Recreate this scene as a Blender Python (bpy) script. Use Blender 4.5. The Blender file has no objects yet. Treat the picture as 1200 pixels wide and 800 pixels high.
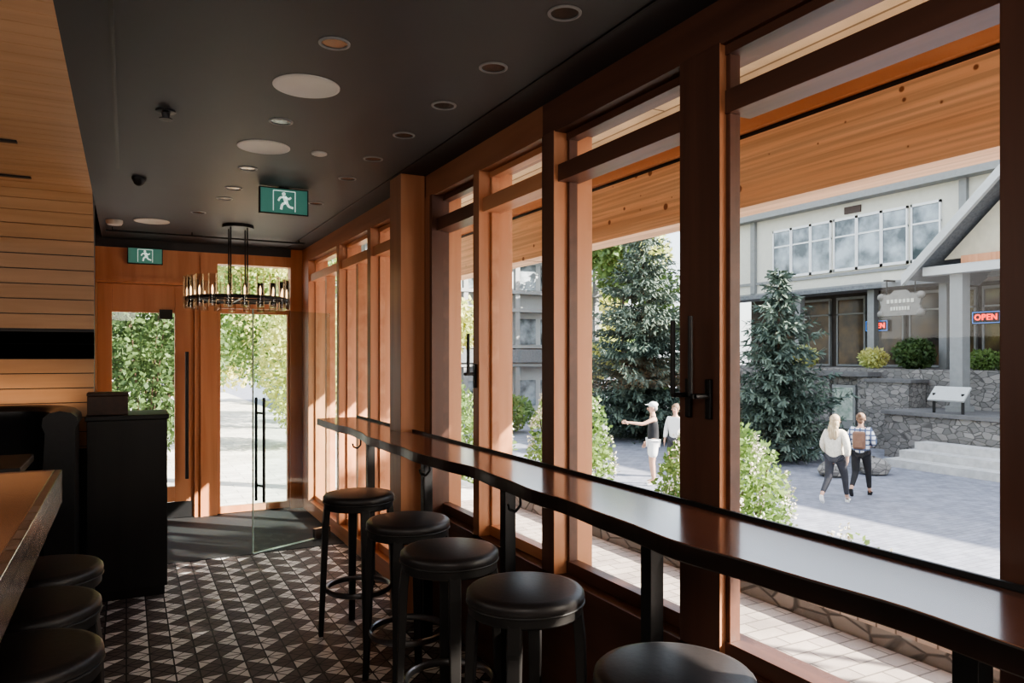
import bpy, math, random
from mathutils import Vector, Matrix
random.seed(7)
S=bpy.context.scene
COL=S.collection
R=random.random
def U(a,b): return a+(b-a)*random.random()

# ---------------------------------------------------------------- materials
def newmat(name):
    m=bpy.data.materials.new(name); m.use_nodes=True
    nt=m.node_tree; b=nt.nodes['Principled BSDF']
    return m,nt,b
def c4(c): return (c[0],c[1],c[2],1)
def mat(name,col,rough=.5,metal=0,noise=0,nscale=8,bump=0,emit=None,es=1,col2=None,spec=None,stretch=None):
    m,nt,b=newmat(name)
    b.inputs['Base Color'].default_value=c4(col); b.inputs['Roughness'].default_value=rough
    b.inputs['Metallic'].default_value=metal
    if spec is not None: b.inputs['Specular IOR Level'].default_value=spec
    tc=nt.nodes.new('ShaderNodeTexCoord'); mp=nt.nodes.new('ShaderNodeMapping')
    nt.links.new(tc.outputs['Object'],mp.inputs[0])
    if stretch: mp.inputs['Scale'].default_value=stretch
    n=nt.nodes.new('ShaderNodeTexNoise'); n.inputs['Scale'].default_value=nscale; n.inputs['Detail'].default_value=5
    nt.links.new(mp.outputs[0],n.inputs['Vector'])
    if col2 is None: col2=tuple(c*(1-noise) for c in col)
    r=nt.nodes.new('ShaderNodeValToRGB'); r.color_ramp.elements[0].position=.35; r.color_ramp.elements[1].position=.65
    r.color_ramp.elements[0].color=c4(col2); r.color_ramp.elements[1].color=c4(col)
    nt.links.new(n.outputs['Fac'],r.inputs[0]); nt.links.new(r.outputs[0],b.inputs['Base Color'])
    if bump:
        bp=nt.nodes.new('ShaderNodeBump'); bp.inputs['Strength'].default_value=bump; bp.inputs['Distance'].default_value=.01
        nt.links.new(n.outputs['Fac'],bp.inputs['Height']); nt.links.new(bp.outputs[0],b.inputs['Normal'])
    if emit: b.inputs['Emission Color'].default_value=c4(emit); b.inputs['Emission Strength'].default_value=es
    return m
def wood(name,c1,c2,axis='y',rough=.4,sc=6,knots=False,coat=0):
    st={'x':(.12,1.6,1.6),'y':(1.6,.12,1.6),'z':(1.6,1.6,.12)}[axis]
    m,nt,b=newmat(name); b.inputs['Roughness'].default_value=rough
    if coat: b.inputs['Coat Weight'].default_value=coat; b.inputs['Coat Roughness'].default_value=.12
    tc=nt.nodes.new('ShaderNodeTexCoord'); mp=nt.nodes.new('ShaderNodeMapping'); mp.inputs['Scale'].default_value=st
    nt.links.new(tc.outputs['Object'],mp.inputs[0])
    n=nt.nodes.new('ShaderNodeTexNoise'); n.inputs['Scale'].default_value=sc; n.inputs['Detail'].default_value=8; n.inputs['Distortion'].default_value=.6
    nt.links.new(mp.outputs[0],n.inputs['Vector'])
    r=nt.nodes.new('ShaderNodeValToRGB'); r.color_ramp.elements[0].position=.3; r.color_ramp.elements[1].position=.7
    r.color_ramp.elements[0].color=c4(c2); r.color_ramp.elements[1].color=c4(c1)
    nt.links.new(n.outputs['Fac'],r.inputs[0]); out=r.outputs[0]
    if knots:
        # fine grain lines along the beam
        mpg=nt.nodes.new('ShaderNodeMapping'); mpg.inputs['Scale'].default_value=(9,.35,26); nt.links.new(tc.outputs['Object'],mpg.inputs[0])
        ng=nt.nodes.new('ShaderNodeTexNoise'); ng.inputs['Scale'].default_value=2; ng.inputs['Detail'].default_value=3; nt.links.new(mpg.outputs[0],ng.inputs['Vector'])
        rg=nt.nodes.new('ShaderNodeMapRange'); rg.inputs[1].default_value=.4; rg.inputs[2].default_value=.62; rg.inputs[3].default_value=.74; rg.inputs[4].default_value=1.05; nt.links.new(ng.outputs['Fac'],rg.inputs[0])
        vs=nt.nodes.new('ShaderNodeVectorMath'); vs.operation='SCALE'; nt.links.new(out,vs.inputs[0]); nt.links.new(rg.outputs[0],vs.inputs['Scale']); out=vs.outputs[0]
        se=nt.nodes.new('ShaderNodeSeparateXYZ'); co_=nt.nodes.new('ShaderNodeCombineXYZ'); nt.links.new(tc.outputs['Object'],se.inputs[0])
        nt.links.new(se.outputs[1],co_.inputs[0]); nt.links.new(se.outputs[2],co_.inputs[1])
        v=nt.nodes.new('ShaderNodeTexVoronoi'); v.voronoi_dimensions='2D'; v.inputs['Scale'].default_value=6.5; nt.links.new(co_.outputs[0],v.inputs['Vector'])
        sc_=nt.nodes.new('ShaderNodeSeparateColor'); nt.links.new(v.outputs['Color'],sc_.inputs[0])
        mr=nt.nodes.new('ShaderNodeMapRange'); mr.inputs[1].default_value=.45; mr.inputs[2].default_value=1; mr.inputs[3].default_value=-.02; mr.inputs[4].default_value=.13
        nt.links.new(sc_.outputs[0],mr.inputs[0])
        sb=nt.nodes.new('ShaderNodeMath'); sb.operation='SUBTRACT'; nt.links.new(mr.outputs[0],sb.inputs[0]); nt.links.new(v.outputs['Distance'],sb.inputs[1])
        r2=nt.nodes.new('ShaderNodeMapRange'); r2.inputs[1].default_value=-.02; r2.inputs[2].default_value=.02; nt.links.new(sb.outputs[0],r2.inputs[0])
        mx=nt.nodes.new('ShaderNodeMixRGB'); mx.inputs[2].default_value=c4((.22,.09,.04)); nt.links.new(r2.outputs[0],mx.inputs[0]); nt.links.new(out,mx.inputs[1]); out=mx.outputs[0]
    nt.links.new(out,b.inputs['Base Color'])
    bp=nt.nodes.new('ShaderNodeBump'); bp.inputs['Strength'].default_value=.08; bp.inputs['Distance'].default_value=.004
    nt.links.new(n.outputs['Fac'],bp.inputs['Height']); nt.links.new(bp.outputs[0],b.inputs['Normal'])
    return m
def glassmat(name,tint=(.98,.985,.98),cap=.04):
    m,nt,b=newmat(name); nt.nodes.remove(b); o=nt.nodes['Material Output']
    t=nt.nodes.new('ShaderNodeBsdfTransparent'); t.inputs[0].default_value=c4(tint)
    g=nt.nodes.new('ShaderNodeBsdfGlossy'); g.inputs['Roughness'].default_value=.02
    fr=nt.nodes.new('ShaderNodeFresnel'); fr.inputs[0].default_value=1.3
    ml=nt.nodes.new('ShaderNodeMath'); ml.operation='MINIMUM'; ml.inputs[1].default_value=cap; nt.links.new(fr.outputs[0],ml.inputs[0])
    mx=nt.nodes.new('ShaderNodeMixShader'); nt.links.new(ml.outputs[0],mx.inputs[0]); nt.links.new(t.outputs[0],mx.inputs[1]); nt.links.new(g.outputs[0],mx.inputs[2])
    nt.links.new(mx.outputs[0],o.inputs[0]); return m
def brick(name,c1,c2,mortar,w,h,rough=.7,rot=None,ms=.006,offset=.5,bump=.4):
    m,nt,b=newmat(name); b.inputs['Roughness'].default_value=rough
    tc=nt.nodes.new('ShaderNodeTexCoord'); mp=nt.nodes.new('ShaderNodeMapping')
    if rot: mp.inputs['Rotation'].default_value=rot
    nt.links.new(tc.outputs['Object'],mp.inputs[0])
    t=nt.nodes.new('ShaderNodeTexBrick'); t.inputs['Scale'].default_value=1; t.inputs['Brick Width'].default_value=w; t.inputs['Row Height'].default_value=h
    t.inputs['Mortar Size'].default_value=ms; t.offset=offset
    t.inputs['Color1'].default_value=c4(c1); t.inputs['Color2'].default_value=c4(c2); t.inputs['Mortar'].default_value=c4(mortar)
    nt.links.new(mp.outputs[0],t.inputs['Vector'])
    n=nt.nodes.new('ShaderNodeTexNoise'); n.inputs['Scale'].default_value=3; n.inputs['Detail'].default_value=6; nt.links.new(mp.outputs[0],n.inputs['Vector'])
    mr=nt.nodes.new('ShaderNodeMapRange'); mr.inputs[1].default_value=.3; mr.inputs[2].default_value=.7; mr.inputs[3].default_value=.75; mr.inputs[4].default_value=1.15
    nt.links.new(n.outputs['Fac'],mr.inputs[0])
    vm=nt.nodes.new('ShaderNodeVectorMath'); vm.operation='SCALE'; nt.links.new(t.outputs['Color'],vm.inputs[0]); nt.links.new(mr.outputs[0],vm.inputs['Scale'])
    nt.links.new(vm.outputs[0],b.inputs['Base Color']); return m
def stonemat(name,c1,c2,mort,sc=2.2):
    m,nt,b=newmat(name); b.inputs['Roughness'].default_value=.9
    tc=nt.nodes.new('ShaderNodeTexCoord'); mp=nt.nodes.new('ShaderNodeMapping'); mp.inputs['Scale'].default_value=(1,.75,1.35); nt.links.new(tc.outputs['Object'],mp.inputs[0])
    v=nt.nodes.new('ShaderNodeTexVoronoi'); v.inputs['Scale'].default_value=sc; v2=nt.nodes.new('ShaderNodeTexVoronoi'); v2.feature='DISTANCE_TO_EDGE'; v2.inputs['Scale'].default_value=sc
    for k in (v,v2): nt.links.new(mp.outputs[0],k.inputs['Vector'])
    r=nt.nodes.new('ShaderNodeValToRGB'); r.color_ramp.elements[0].color=c4(c1); r.color_ramp.elements[1].color=c4(c2)
    nt.links.new(v.outputs['Color'],r.inputs[0])
    r2=nt.nodes.new('ShaderNodeValToRGB'); r2.color_ramp.elements[0].position=.02; r2.color_ramp.elements[1].position=.06; nt.links.new(v2.outputs['Distance'],r2.inputs[0])
    mx=nt.nodes.new('ShaderNodeMixRGB'); mx.inputs[1].default_value=c4(mort); nt.links.new(r2.outputs[0],mx.inputs[0]); nt.links.new(r.outputs[0],mx.inputs[2])
    nt.links.new(mx.outputs[0],b.inputs['Base Color'])
    bp=nt.nodes.new('ShaderNodeBump'); bp.inputs['Strength'].default_value=.5; bp.inputs['Distance'].default_value=.03; nt.links.new(r2.outputs[0],bp.inputs['Height']); nt.links.new(bp.outputs[0],b.inputs['Normal'])
    return m
def tilemat():
    m,nt,b=newmat('geometric_floor_tile'); L=nt.links.new
    tc=nt.nodes.new('ShaderNodeTexCoord'); sep=nt.nodes.new('ShaderNodeSeparateXYZ'); L(tc.outputs['Object'],sep.inputs[0])
    def mth(op,a,b_=None,c=None):
        n=nt.nodes.new('ShaderNodeMath'); n.operation=op
        for i,x in enumerate((a,b_,c)):
            if x is None: continue
            if isinstance(x,(int,float)): n.inputs[i].default_value=x
            else: L(x,n.inputs[i])
        return n.outputs[0]
    s=1/.105
    x=mth('MULTIPLY',sep.outputs[0],s); y=mth('MULTIPLY',sep.outputs[1],s)
    u=mth('FRACT',x); v=mth('FRACT',y); cx=mth('FLOOR',x); cy=mth('FLOOR',y)
    par=mth('MODULO',mth('ADD',mth('ADD',cx,cy),1000),2)
    d1=mth('GREATER_THAN',mth('ADD',u,v),1); d2=mth('GREATER_THAN',u,v)
    tri=mth('ADD',mth('MULTIPLY',d1,par),mth('MULTIPLY',d2,mth('SUBTRACT',1,par)))
    colr=mth('MODULO',mth('ADD',cx,1000),4)
    inv=mth('GREATER_THAN',colr,1.5)
    tri2=mth('ABSOLUTE',mth('SUBTRACT',tri,inv))
    cell=mth('LESS_THAN',mth('MODULO',mth('ADD',mth('ADD',cx,mth('MULTIPLY',cy,2)),1000),4),2.5)
    light=mth('MULTIPLY',tri2,cell)
    g=mth('MINIMUM',mth('MINIMUM',u,v),mth('MINIMUM',mth('SUBTRACT',1,u),mth('SUBTRACT',1,v)))
    dg=mth('MINIMUM',mth('ABSOLUTE',mth('SUBTRACT',mth('ADD',u,v),1)),mth('ABSOLUTE',mth('SUBTRACT',u,v)))
    gr=mth('LESS_THAN',mth('MINIMUM',g,mth('MULTIPLY',dg,.8)),.035)
    mx=nt.nodes.new('ShaderNodeMixRGB'); mx.inputs[1].default_value=c4((.11,.088,.084)); mx.inputs[2].default_value=c4((.72,.70,.68)); L(light,mx.inputs[0])
    mx2=nt.nodes.new('ShaderNodeMixRGB'); mx2.inputs[2].default_value=c4((.015,.013,.013)); L(gr,mx2.inputs[0]); L(mx.outputs[0],mx2.inputs[1])
    L(mx2.outputs[0],b.inputs['Base Color']); b.inputs['Roughness'].default_value=.62; b.inputs['Specular IOR Level'].default_value=.3
    return m

OR1=(.62,.305,.165); OR2=(.48,.20,.095)
m_orz=wood('fir_vertical',OR1,OR2,'z'); m_ory=wood('fir_horizontal',OR1,OR2,'y'); m_orx=wood('fir_crosswise',OR1,OR2,'x')
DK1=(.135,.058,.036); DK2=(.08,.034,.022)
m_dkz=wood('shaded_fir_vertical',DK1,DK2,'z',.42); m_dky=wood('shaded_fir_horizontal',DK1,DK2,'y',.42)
MD1=(.38,.175,.095); MD2=(.26,.11,.058)  # same fir darkened, shade painted into the room-facing sides of the far bays
m_mdz=wood('half_shaded_fir_vertical',MD1,MD2,'z',.42); m_mdy=wood('half_shaded_fir_horizontal',MD1,MD2,'y',.42)
m_beam=wood('knotty_fir_beam',(.86,.60,.40),(.72,.45,.27),'y',.55,sc=5,knots=True)
m_canopy=wood('cedar_planks',(.58,.36,.205),(.45,.26,.135),'x',.42)
m_soffit=brick('soffit_boards',(.74,.64,.46),(.66,.55,.37),(.25,.19,.11),6,.11,.6,(0,0,math.pi/2),ms=.008)
m_bar=wood('walnut_bar',(.21,.085,.055),(.12,.046,.032),'y',.22,sc=5,coat=.7)
m_baredge=wood('dark_live_edge',(.035,.018,.012),(.012,.008,.007),'y',.35)
m_counter=wood('light_counter_wood',(.50,.235,.14),(.36,.15,.085),'y',.2,coat=.8)
m_black=mat('black_painted_metal',(.008,.008,.009),.45,noise=.2)
m_ceil=mat('charcoal_ceiling_paint',(.036,.040,.046),.55,noise=.1,nscale=2)
m_leather=mat('dark_leather',(.030,.026,.026),.42,noise=.15,nscale=60,bump=.06)
m_leather2=mat('black_booth_leather',(.02,.021,.023),.33,noise=.15,nscale=40,bump=.06)
m_blkwood=wood('black_stained_wood',(.018,.016,.015),(.010,.009,.009),'z',.5)
m_steel=mat('brushed_steel',(.30,.30,.31),.3,1,noise=.1,nscale=30)
m_tile=tilemat()
m_slate=mat('dark_entry_mat',(.016,.017,.019),.75,noise=.3,nscale=30,bump=.1)
m_glass=glassmat('clear_window_glass'); m_glass2=glassmat('clear_tempered_glass',(.86,.92,.90),.30)
m_edgeg=mat('green_glass_edge',(.50,.68,.62),.2,noise=.05)
m_white=mat('white_enamel',(.55,.54,.51),.5,noise=.04)
m_ringm=mat('grey_lamp_trim',(.22,.22,.22),.45,noise=.04)
m_dim=mat('dark_lamp_reflector',(.012,.012,.012),.25,noise=.1)
m_green=mat('sign_green',(.09,.27,.22),.4,noise=.03,emit=(.14,.45,.36),es=.14)
m_gwhite=mat('sign_white',(.8,.85,.82),.4,noise=.02,emit=(.8,1,.92),es=.4)
m_bulb=mat('warm_filament_bulb',(1,.72,.45),.3,emit=(1,.62,.32),es=4)
m_brown=mat('brown_leather_box',(.06,.03,.02),.5,noise=.3,nscale=30)
m_metaltile=brick('polished_dark_edge',(.17,.105,.08),(.26,.19,.165),(.02,.02,.02),.12,.2,.18,(0,math.pi/2,math.pi/2))
m_paver=brick('grey_plaza_pavers',(.27,.28,.33),(.22,.23,.275),(.14,.14,.175),.24,.12,.8,ms=.006)
m_terr=brick('tan_brick_paving',(.46,.39,.34),(.36,.30,.27),(.18,.15,.13),.24,.12,.8)
m_path=brick('pale_path_paving',(.70,.68,.63),(.60,.58,.54),(.35,.34,.32),.4,.2,.8)
m_stone=stonemat('fieldstone',(.15,.145,.14),(.34,.32,.30),(.11,.105,.10),5.5)
m_conc=mat('pale_concrete',(.56,.55,.54),.9,noise=.2,nscale=6)
m_cap=mat('stone_cap',(.17,.165,.165),.8,noise=.2)
m_cream=mat('cream_stucco',(.66,.64,.56),.9,noise=.06,nscale=5)
m_beige=mat('beige_gable_boards',(.58,.53,.42),.9,noise=.1,nscale=5)
m_shopw=mat('brown_shop_wall',(.08,.065,.055),.8,noise=.3,nscale=3)
m_grey=mat('grey_painted_trim',(.28,.285,.28),.7,noise=.1)
m_signg=mat('grey_tan_carved_sign',(.27,.255,.23),.7,noise=.2)
m_lgrey=mat('pale_grey_trim',(.50,.51,.50),.7,noise=.06)
m_whitef=mat('white_window_frame',(.82,.82,.81),.5,noise=.04)
m_bglass=mat('reflective_building_glass',(.42,.47,.50),.10,0,nscale=1.4,col2=(.04,.055,.06),spec=.8)
m_shopglass=mat('dark_shop_glass',(.03,.03,.029),.15,nscale=1.6,col2=(.13,.085,.045))
m_roof=mat('grey_shingle',(.20,.21,.22),.85,noise=.3,nscale=14)
m_red=mat('neon_red',(.9,.1,.08),.4,emit=(1,.04,.02),es=3)
m_blue=mat('neon_blue',(.1,.3,.9),.4,emit=(.1,.35,1),es=.6)
m_bark=mat('bark',(.12,.08,.055),.9,noise=.4,nscale=20)
def leafmat(n,c,c2,sc=1.5):
    m=mat(n,c,.6,col2=c2,nscale=sc); nt=m.node_tree; b=nt.nodes['Principled BSDF']; o=nt.nodes['Material Output']
    tr=nt.nodes.new('ShaderNodeBsdfTranslucent'); src=b.inputs['Base Color'].links[0].from_socket; nt.links.new(src,tr.inputs[0])
    mx=nt.nodes.new('ShaderNodeMixShader'); mx.inputs[0].default_value=.35; nt.links.new(b.outputs[0],mx.inputs[1]); nt.links.new(tr.outputs[0],mx.inputs[2]); nt.links.new(mx.outputs[0],o.inputs[0])
    return m
m_spruce=mat('grey_green_spruce_needles',(.145,.19,.15),.7,col2=(.055,.085,.07),nscale=1.5)
m_leafg=leafmat('green_leaves',(.26,.36,.12),(.11,.19,.06),2)
m_leafy=leafmat('autumn_leaves',(.74,.68,.28),(.42,.50,.18),1)
m_flower=mat('cream_blossoms',(.74,.70,.58),.7,noise=.2)
m_dkgreen=leafmat('dark_green_leaves',(.13,.20,.07),(.045,.085,.03),2)

# ---------------------------------------------------------------- mesh builder
def wloc(o):
    v=Vector((0,0,0))
    while o is not None: v+=Vector(o.location); o=o.parent
    return v
class M:
    def __init__(s): s.v=[];s.f=[];s.m=[]
    def add(s,vs,fs,mi=0):
        o=len(s.v); s.v+= [tuple(p) for p in vs]
        for f in fs: s.f.append(tuple(i+o for i in f)); s.m.append(mi)
    def box(s,x0,x1,y0,y1,z0,z1,mi=0,neg=None):
        vs=[(x0,y0,z0),(x1,y0,z0),(x1,y1,z0),(x0,y1,z0),(x0,y0,z1),(x1,y0,z1),(x1,y1,z1),(x0,y1,z1)]
        fs=[(0,3,2,1),(4,5,6,7),(0,1,5,4),(1,2,6,5),(2,3,7,6),(3,0,4,7)]
        s.add(vs,fs,mi)
        if neg is not None: s.m[-1]=neg
        return s
    def cyl(s,p0,p1,r0,r1=None,n=16,mi=0,cap=True):
        if r1 is None: r1=r0
        p0=Vector(p0);p1=Vector(p1);d=(p1-p0).normalized()
        a=d.orthogonal().normalized();b=d.cross(a)
        vs=[]
        for p,r in((p0,r0),(p1,r1)):
            for i in range(n):
                t=2*math.pi*i/n; vs.append(p+a*math.cos(t)*r+b*math.sin(t)*r)
        fs=[(i,(i+1)%n,n+(i+1)%n,n+i) for i in range(n)]
        if cap: fs+=[tuple(range(n-1,-1,-1)),tuple(range(n,2*n))]
        s.add(vs,fs,mi); return s
    def lathe(s,prof,c=(0,0,0),n=32,mi=0):
        vs=[]
        for r,z in prof:
            for i in range(n):
                t=2*math.pi*i/n; vs.append((c[0]+r*math.cos(t),c[1]+r*math.sin(t),c[2]+z))
        fs=[]
        for k in range(len(prof)-1):
            for i in range(n): fs.append((k*n+i,k*n+(i+1)%n,(k+1)*n+(i+1)%n,(k+1)*n+i))
        fs.append(tuple(range(n-1,-1,-1))); fs.append(tuple(range((len(prof)-1)*n,len(prof)*n)))
        s.add(vs,fs,mi); return s
    def torus(s,c,Rr,r,n=40,k=10,mi=0,flat=1):
        vs=[];fs=[]
        for i in range(n):
            t=2*math.pi*i/n
            for j in range(k):
                q=2*math.pi*j/k; rr=Rr+r*math.cos(q); vs.append((c[0]+rr*math.cos(t),c[1]+rr*math.sin(t),c[2]+r*flat*math.sin(q)))
        for i in range(n):
            for j in range(k): fs.append((i*k+j,((i+1)%n)*k+j,((i+1)%n)*k+(j+1)%k,i*k+(j+1)%k))
        s.add(vs,fs,mi); return s
    def tube(s,pts,r,n=10,mi=0):
        for a,b in zip(pts[:-1],pts[1:]): s.cyl(a,b,r,n=n,mi=mi)
        return s
    def ball(s,c,r,n=12,mi=0,sc=(1,1,1)):
        prof=[(max(1e-4,r*math.sin(math.pi*i/n)),-r*math.cos(math.pi*i/n)) for i in range(n+1)]
        vs=[];k=2*n
        for rr,z in prof:
            for i in range(k):
                t=2*math.pi*i/k; vs.append((c[0]+rr*math.cos(t)*sc[0],c[1]+rr*math.sin(t)*sc[1],c[2]+z*sc[2]))
        fs=[(a*k+i,a*k+(i+1)%k,(a+1)*k+(i+1)%k,(a+1)*k+i) for a in range(n) for i in range(k)]
        s.add(vs,fs,mi); return s
    def prism(s,poly,z0,z1,mi=0,side=None):
        n=len(poly); vs=[(x,y,z0) for x,y in poly]+[(x,y,z1) for x,y in poly]
        s.add(vs,[tuple(range(n-1,-1,-1)),tuple(range(n,2*n))],mi)
        o=len(s.v)-2*n
        for i in range(n): s.f.append((o+i,o+(i+1)%n,o+n+(i+1)%n,o+n+i)); s.m.append(mi if side is None else side)
        return s
    def quad(s,p,u,w,mi=0):
        s.add([p-w,p+w,p+w*.6+u,p-w*.6+u],[(0,1,2,3)],mi)
    def make(s,name,mats,parent=None,smooth=False,bevel=0,origin=None):
        if not isinstance(mats,(list,tuple)): mats=[mats]
        if parent is not None: o=wloc(parent)
        elif origin is not None: o=Vector(origin)
        else:
            xs=[v[0] for v in s.v];ys=[v[1] for v in s.v];zs=[v[2] for v in s.v]
            o=Vector(((min(xs)+max(xs))/2,(min(ys)+max(ys))/2,min(zs)))
        me=bpy.data.meshes.new(name); me.from_pydata([tuple(Vector(v)-o) for v in s.v],[],s.f)
        for m in mats: me.materials.append(m)
        me.polygons.foreach_set('material_index',s.m)
        if smooth: me.polygons.foreach_set('use_smooth',[True]*len(me.polygons))
        me.update()
        ob=bpy.data.objects.new(name,me); COL.objects.link(ob)
        if smooth:
            try: me.set_sharp_from_angle(angle=math.radians(40))
            except Exception: pass
        if parent is None: ob.location=o
        else: ob.parent=parent
        if bevel:
            b=ob.modifiers.new('b','BEVEL'); b.width=bevel; b.segments=2; b.limit_method='ANGLE'
        return ob
def root(name,loc=(0,0,0)):
    o=bpy.data.objects.new(name,None); o.location=loc; o.empty_display_size=.1; COL.objects.link(o); return o
def tag(o,label,cat,group=None,kind=None):
    o['label']=label; o['category']=cat
    if group: o['group']=group
    if kind: o['kind']=kind
    return o
def struct(o,label=None,cat='room part'):
    o['kind']='structure'; o['label']=label or 'part of the building shell'; o['category']=cat; return o
def copy_thing(src,loc,rot=0):
    def cp(o,par):
        n=o.copy(); n.parent=par; n.matrix_parent_inverse=o.matrix_parent_inverse.copy(); COL.objects.link(n)
        for c in o.children: cp(c,n)
        return n
    kids=list(src.children); n=src.copy(); COL.objects.link(n); n.location=loc; n.rotation_euler=(0,0,rot)
    for c in kids: cp(c,n)
    return n
def textmesh(txt,size,ext=.004):
    cu=bpy.data.curves.new('t','FONT'); cu.body=txt; cu.size=size; cu.extrude=ext; cu.offset=.006; cu.space_character=1.1; cu.align_x='CENTER'; cu.align_y='CENTER'
    o=bpy.data.objects.new('t',cu); COL.objects.link(o); dg=bpy.context.evaluated_depsgraph_get()
    me=bpy.data.meshes.new_from_object(o.evaluated_get(dg)); bpy.data.objects.remove(o); return me

# ---------------------------------------------------------------- room shell
CZ=2.58; WX=1.58; YE=7.55
o=M().box(-2.3,WX+.17,-1.7,5.95,-.1,0).make('floor',m_tile,origin=(0,0,0)); struct(o,'dark and pale geometric triangle tile floor','floor')
o=M().box(-.3,WX+.17,5.95,YE+.15,-.1,.004).make('floor_entry',m_slate); struct(o,'dark charcoal entry flooring','floor')
o=M().box(-.194,WX+.17,-1.7,YE+.15,CZ,CZ+.12).make('ceiling',m_ceil); struct(o,'matte charcoal painted ceiling','ceiling')
o=M().box(-2.5,3.35,-1.9,8.6,2.95,3.1).make('trim_roof',m_roof); struct(o,'flat roof slab over the room and eave','roof')
o=M().box(-2.4,-2.3,-1.8,5.9,0,2.95).make('wall_left',m_blkwood); struct(o,'dark panelled side wall','wall')
o=M().box(-2.4,1.75,-1.8,-1.7,0,2.95).make('wall_back',m_canopy); struct(o,'cedar panelled rear wall','wall')
rad=.42; yw=5.73
L1=yw-rad+1.7; La=rad*math.pi/2; Lv=(CZ-rad)-.9
def pp(s):
    if s<L1: return (-1.7+s,CZ,0,-1)
    if s<L1+La:
        a=(s-L1)/rad; return (yw-rad+rad*math.sin(a),CZ-rad+rad*math.cos(a),-math.sin(a),-math.cos(a))
    return (yw,CZ-rad-(s-L1-La),-1,0)
mb=M(); s=0; tot=L1+La+Lv; w=.098
while s<tot-.01:
    gap=.003 if s<L1-.1 else .006
    e=min(s+w-gap,tot); k=3
    sm=(s+e)/2; zc=pp(sm)[1]
    blackband = (s>L1+La and 1.50<zc<1.66)
    vs=[]
    for i in range(k+1):
        y,z,ny,nz=pp(s+(e-s)*i/k)
        off=-.03 if blackband else 0
        for x in(-2.3,-.194): 
            vs.append((x,y+ny*off,z+nz*off)); vs.append((x,y-ny*.02,z-nz*.02))
    fs=[]
    for i in range(k):
        a=i*4; fs.append((a,a+2,a+6,a+4)); fs.append((a+2,a+3,a+7,a+6))
    fs.append((0,1,3,2)); a=k*4; fs.append((a,a+2,a+3,a+1))
    mb.add(vs,fs,1 if blackband else 0); s+=w
m_matte=mat('matte_black_recess',(.003,.003,.003),.95,noise=.1,spec=0)
o=mb.make('trim_wood_canopy',[m_canopy,m_matte]); struct(o,'curved cedar plank ceiling turning down into a wall','wood panelling')
mb=M(); pts=[(-1.8,CZ+.022),(yw-rad,CZ+.022)]
for i in range(1,9):
    a=math.pi/2*i/8; pts.append((yw-rad+(rad+.022)*math.sin(a),CZ-rad+(rad+.022)*math.cos(a)))
pts+=[(yw+.022,1.68),(yw+.06,1.68),(yw+.06,1.48),(yw+.022,1.48),(yw+.022,0),(5.93,0),(5.93,2.95),(-1.8,2.95)]
n=len(pts); vs=[(-2.3,y,z) for y,z in pts]+[(-.194,y,z) for y,z in pts]
mb.add(vs,[tuple(range(n)),tuple(range(2*n-1,n-1,-1))]+[(i,n+i,n+(i+1)%n,(i+1)%n) for i in range(n)])
o=mb.make('wall_booth_end',m_ceil); struct(o,'dark partition behind the cedar panelling','wall')
o=M().box(-.36,-.26,5.94,YE+.15,0,2.95).make('wall_entry',m_orz); struct(o,'fir panelled entry side wall','wall')
for (x1,y,z) in((-.478,4.36,CZ-.004),(-.50,5.2,CZ-.004)):
    o=M().box(-1.6,x1,y-.02,y+.02,z-.006,z+.002).make('linear_diffuser',m_black); tag(o,'black linear air slot in the cedar ceiling','vent','linear air slots')
o=M().box(-.05,-.035,-1.5,4.74,CZ-.004,CZ).make('ceiling_track',m_black); tag(o,'thin black recessed ceiling slot','ceiling track')
o=M().box(1.395,1.407,-1.6,7.4,CZ-.005,CZ).make('trim_2',m_black); struct(o,'thin dark shadow line in the ceiling','trim')
# window wall
SY=4.3
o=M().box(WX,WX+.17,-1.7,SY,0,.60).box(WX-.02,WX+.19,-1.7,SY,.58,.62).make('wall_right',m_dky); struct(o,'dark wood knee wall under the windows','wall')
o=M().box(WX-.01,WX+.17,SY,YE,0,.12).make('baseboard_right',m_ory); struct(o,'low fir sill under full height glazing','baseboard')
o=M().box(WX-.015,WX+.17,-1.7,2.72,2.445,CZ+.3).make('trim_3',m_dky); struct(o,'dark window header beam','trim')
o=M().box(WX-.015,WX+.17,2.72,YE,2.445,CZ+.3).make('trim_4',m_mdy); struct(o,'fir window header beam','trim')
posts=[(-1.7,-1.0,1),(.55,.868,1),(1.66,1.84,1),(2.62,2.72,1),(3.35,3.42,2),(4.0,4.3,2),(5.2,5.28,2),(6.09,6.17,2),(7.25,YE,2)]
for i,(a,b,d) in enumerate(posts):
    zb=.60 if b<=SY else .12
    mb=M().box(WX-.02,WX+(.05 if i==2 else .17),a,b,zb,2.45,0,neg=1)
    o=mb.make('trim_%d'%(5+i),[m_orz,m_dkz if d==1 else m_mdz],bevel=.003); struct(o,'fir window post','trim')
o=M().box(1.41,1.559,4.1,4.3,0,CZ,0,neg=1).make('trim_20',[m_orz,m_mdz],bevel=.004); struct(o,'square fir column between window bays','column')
ops=[(-1.0,.55,1),(.868,1.66,1),(1.84,2.62,1),(2.72,3.35,0),(3.42,4.0,2),(4.3,5.2,0),(5.28,6.09,0),(6.17,7.25,0)]
def rail(mb,a,b,z0,z1,x0=WX+.0,x1=WX+.10): mb.box(x0,x1,a,b,z0,z1)
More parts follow.
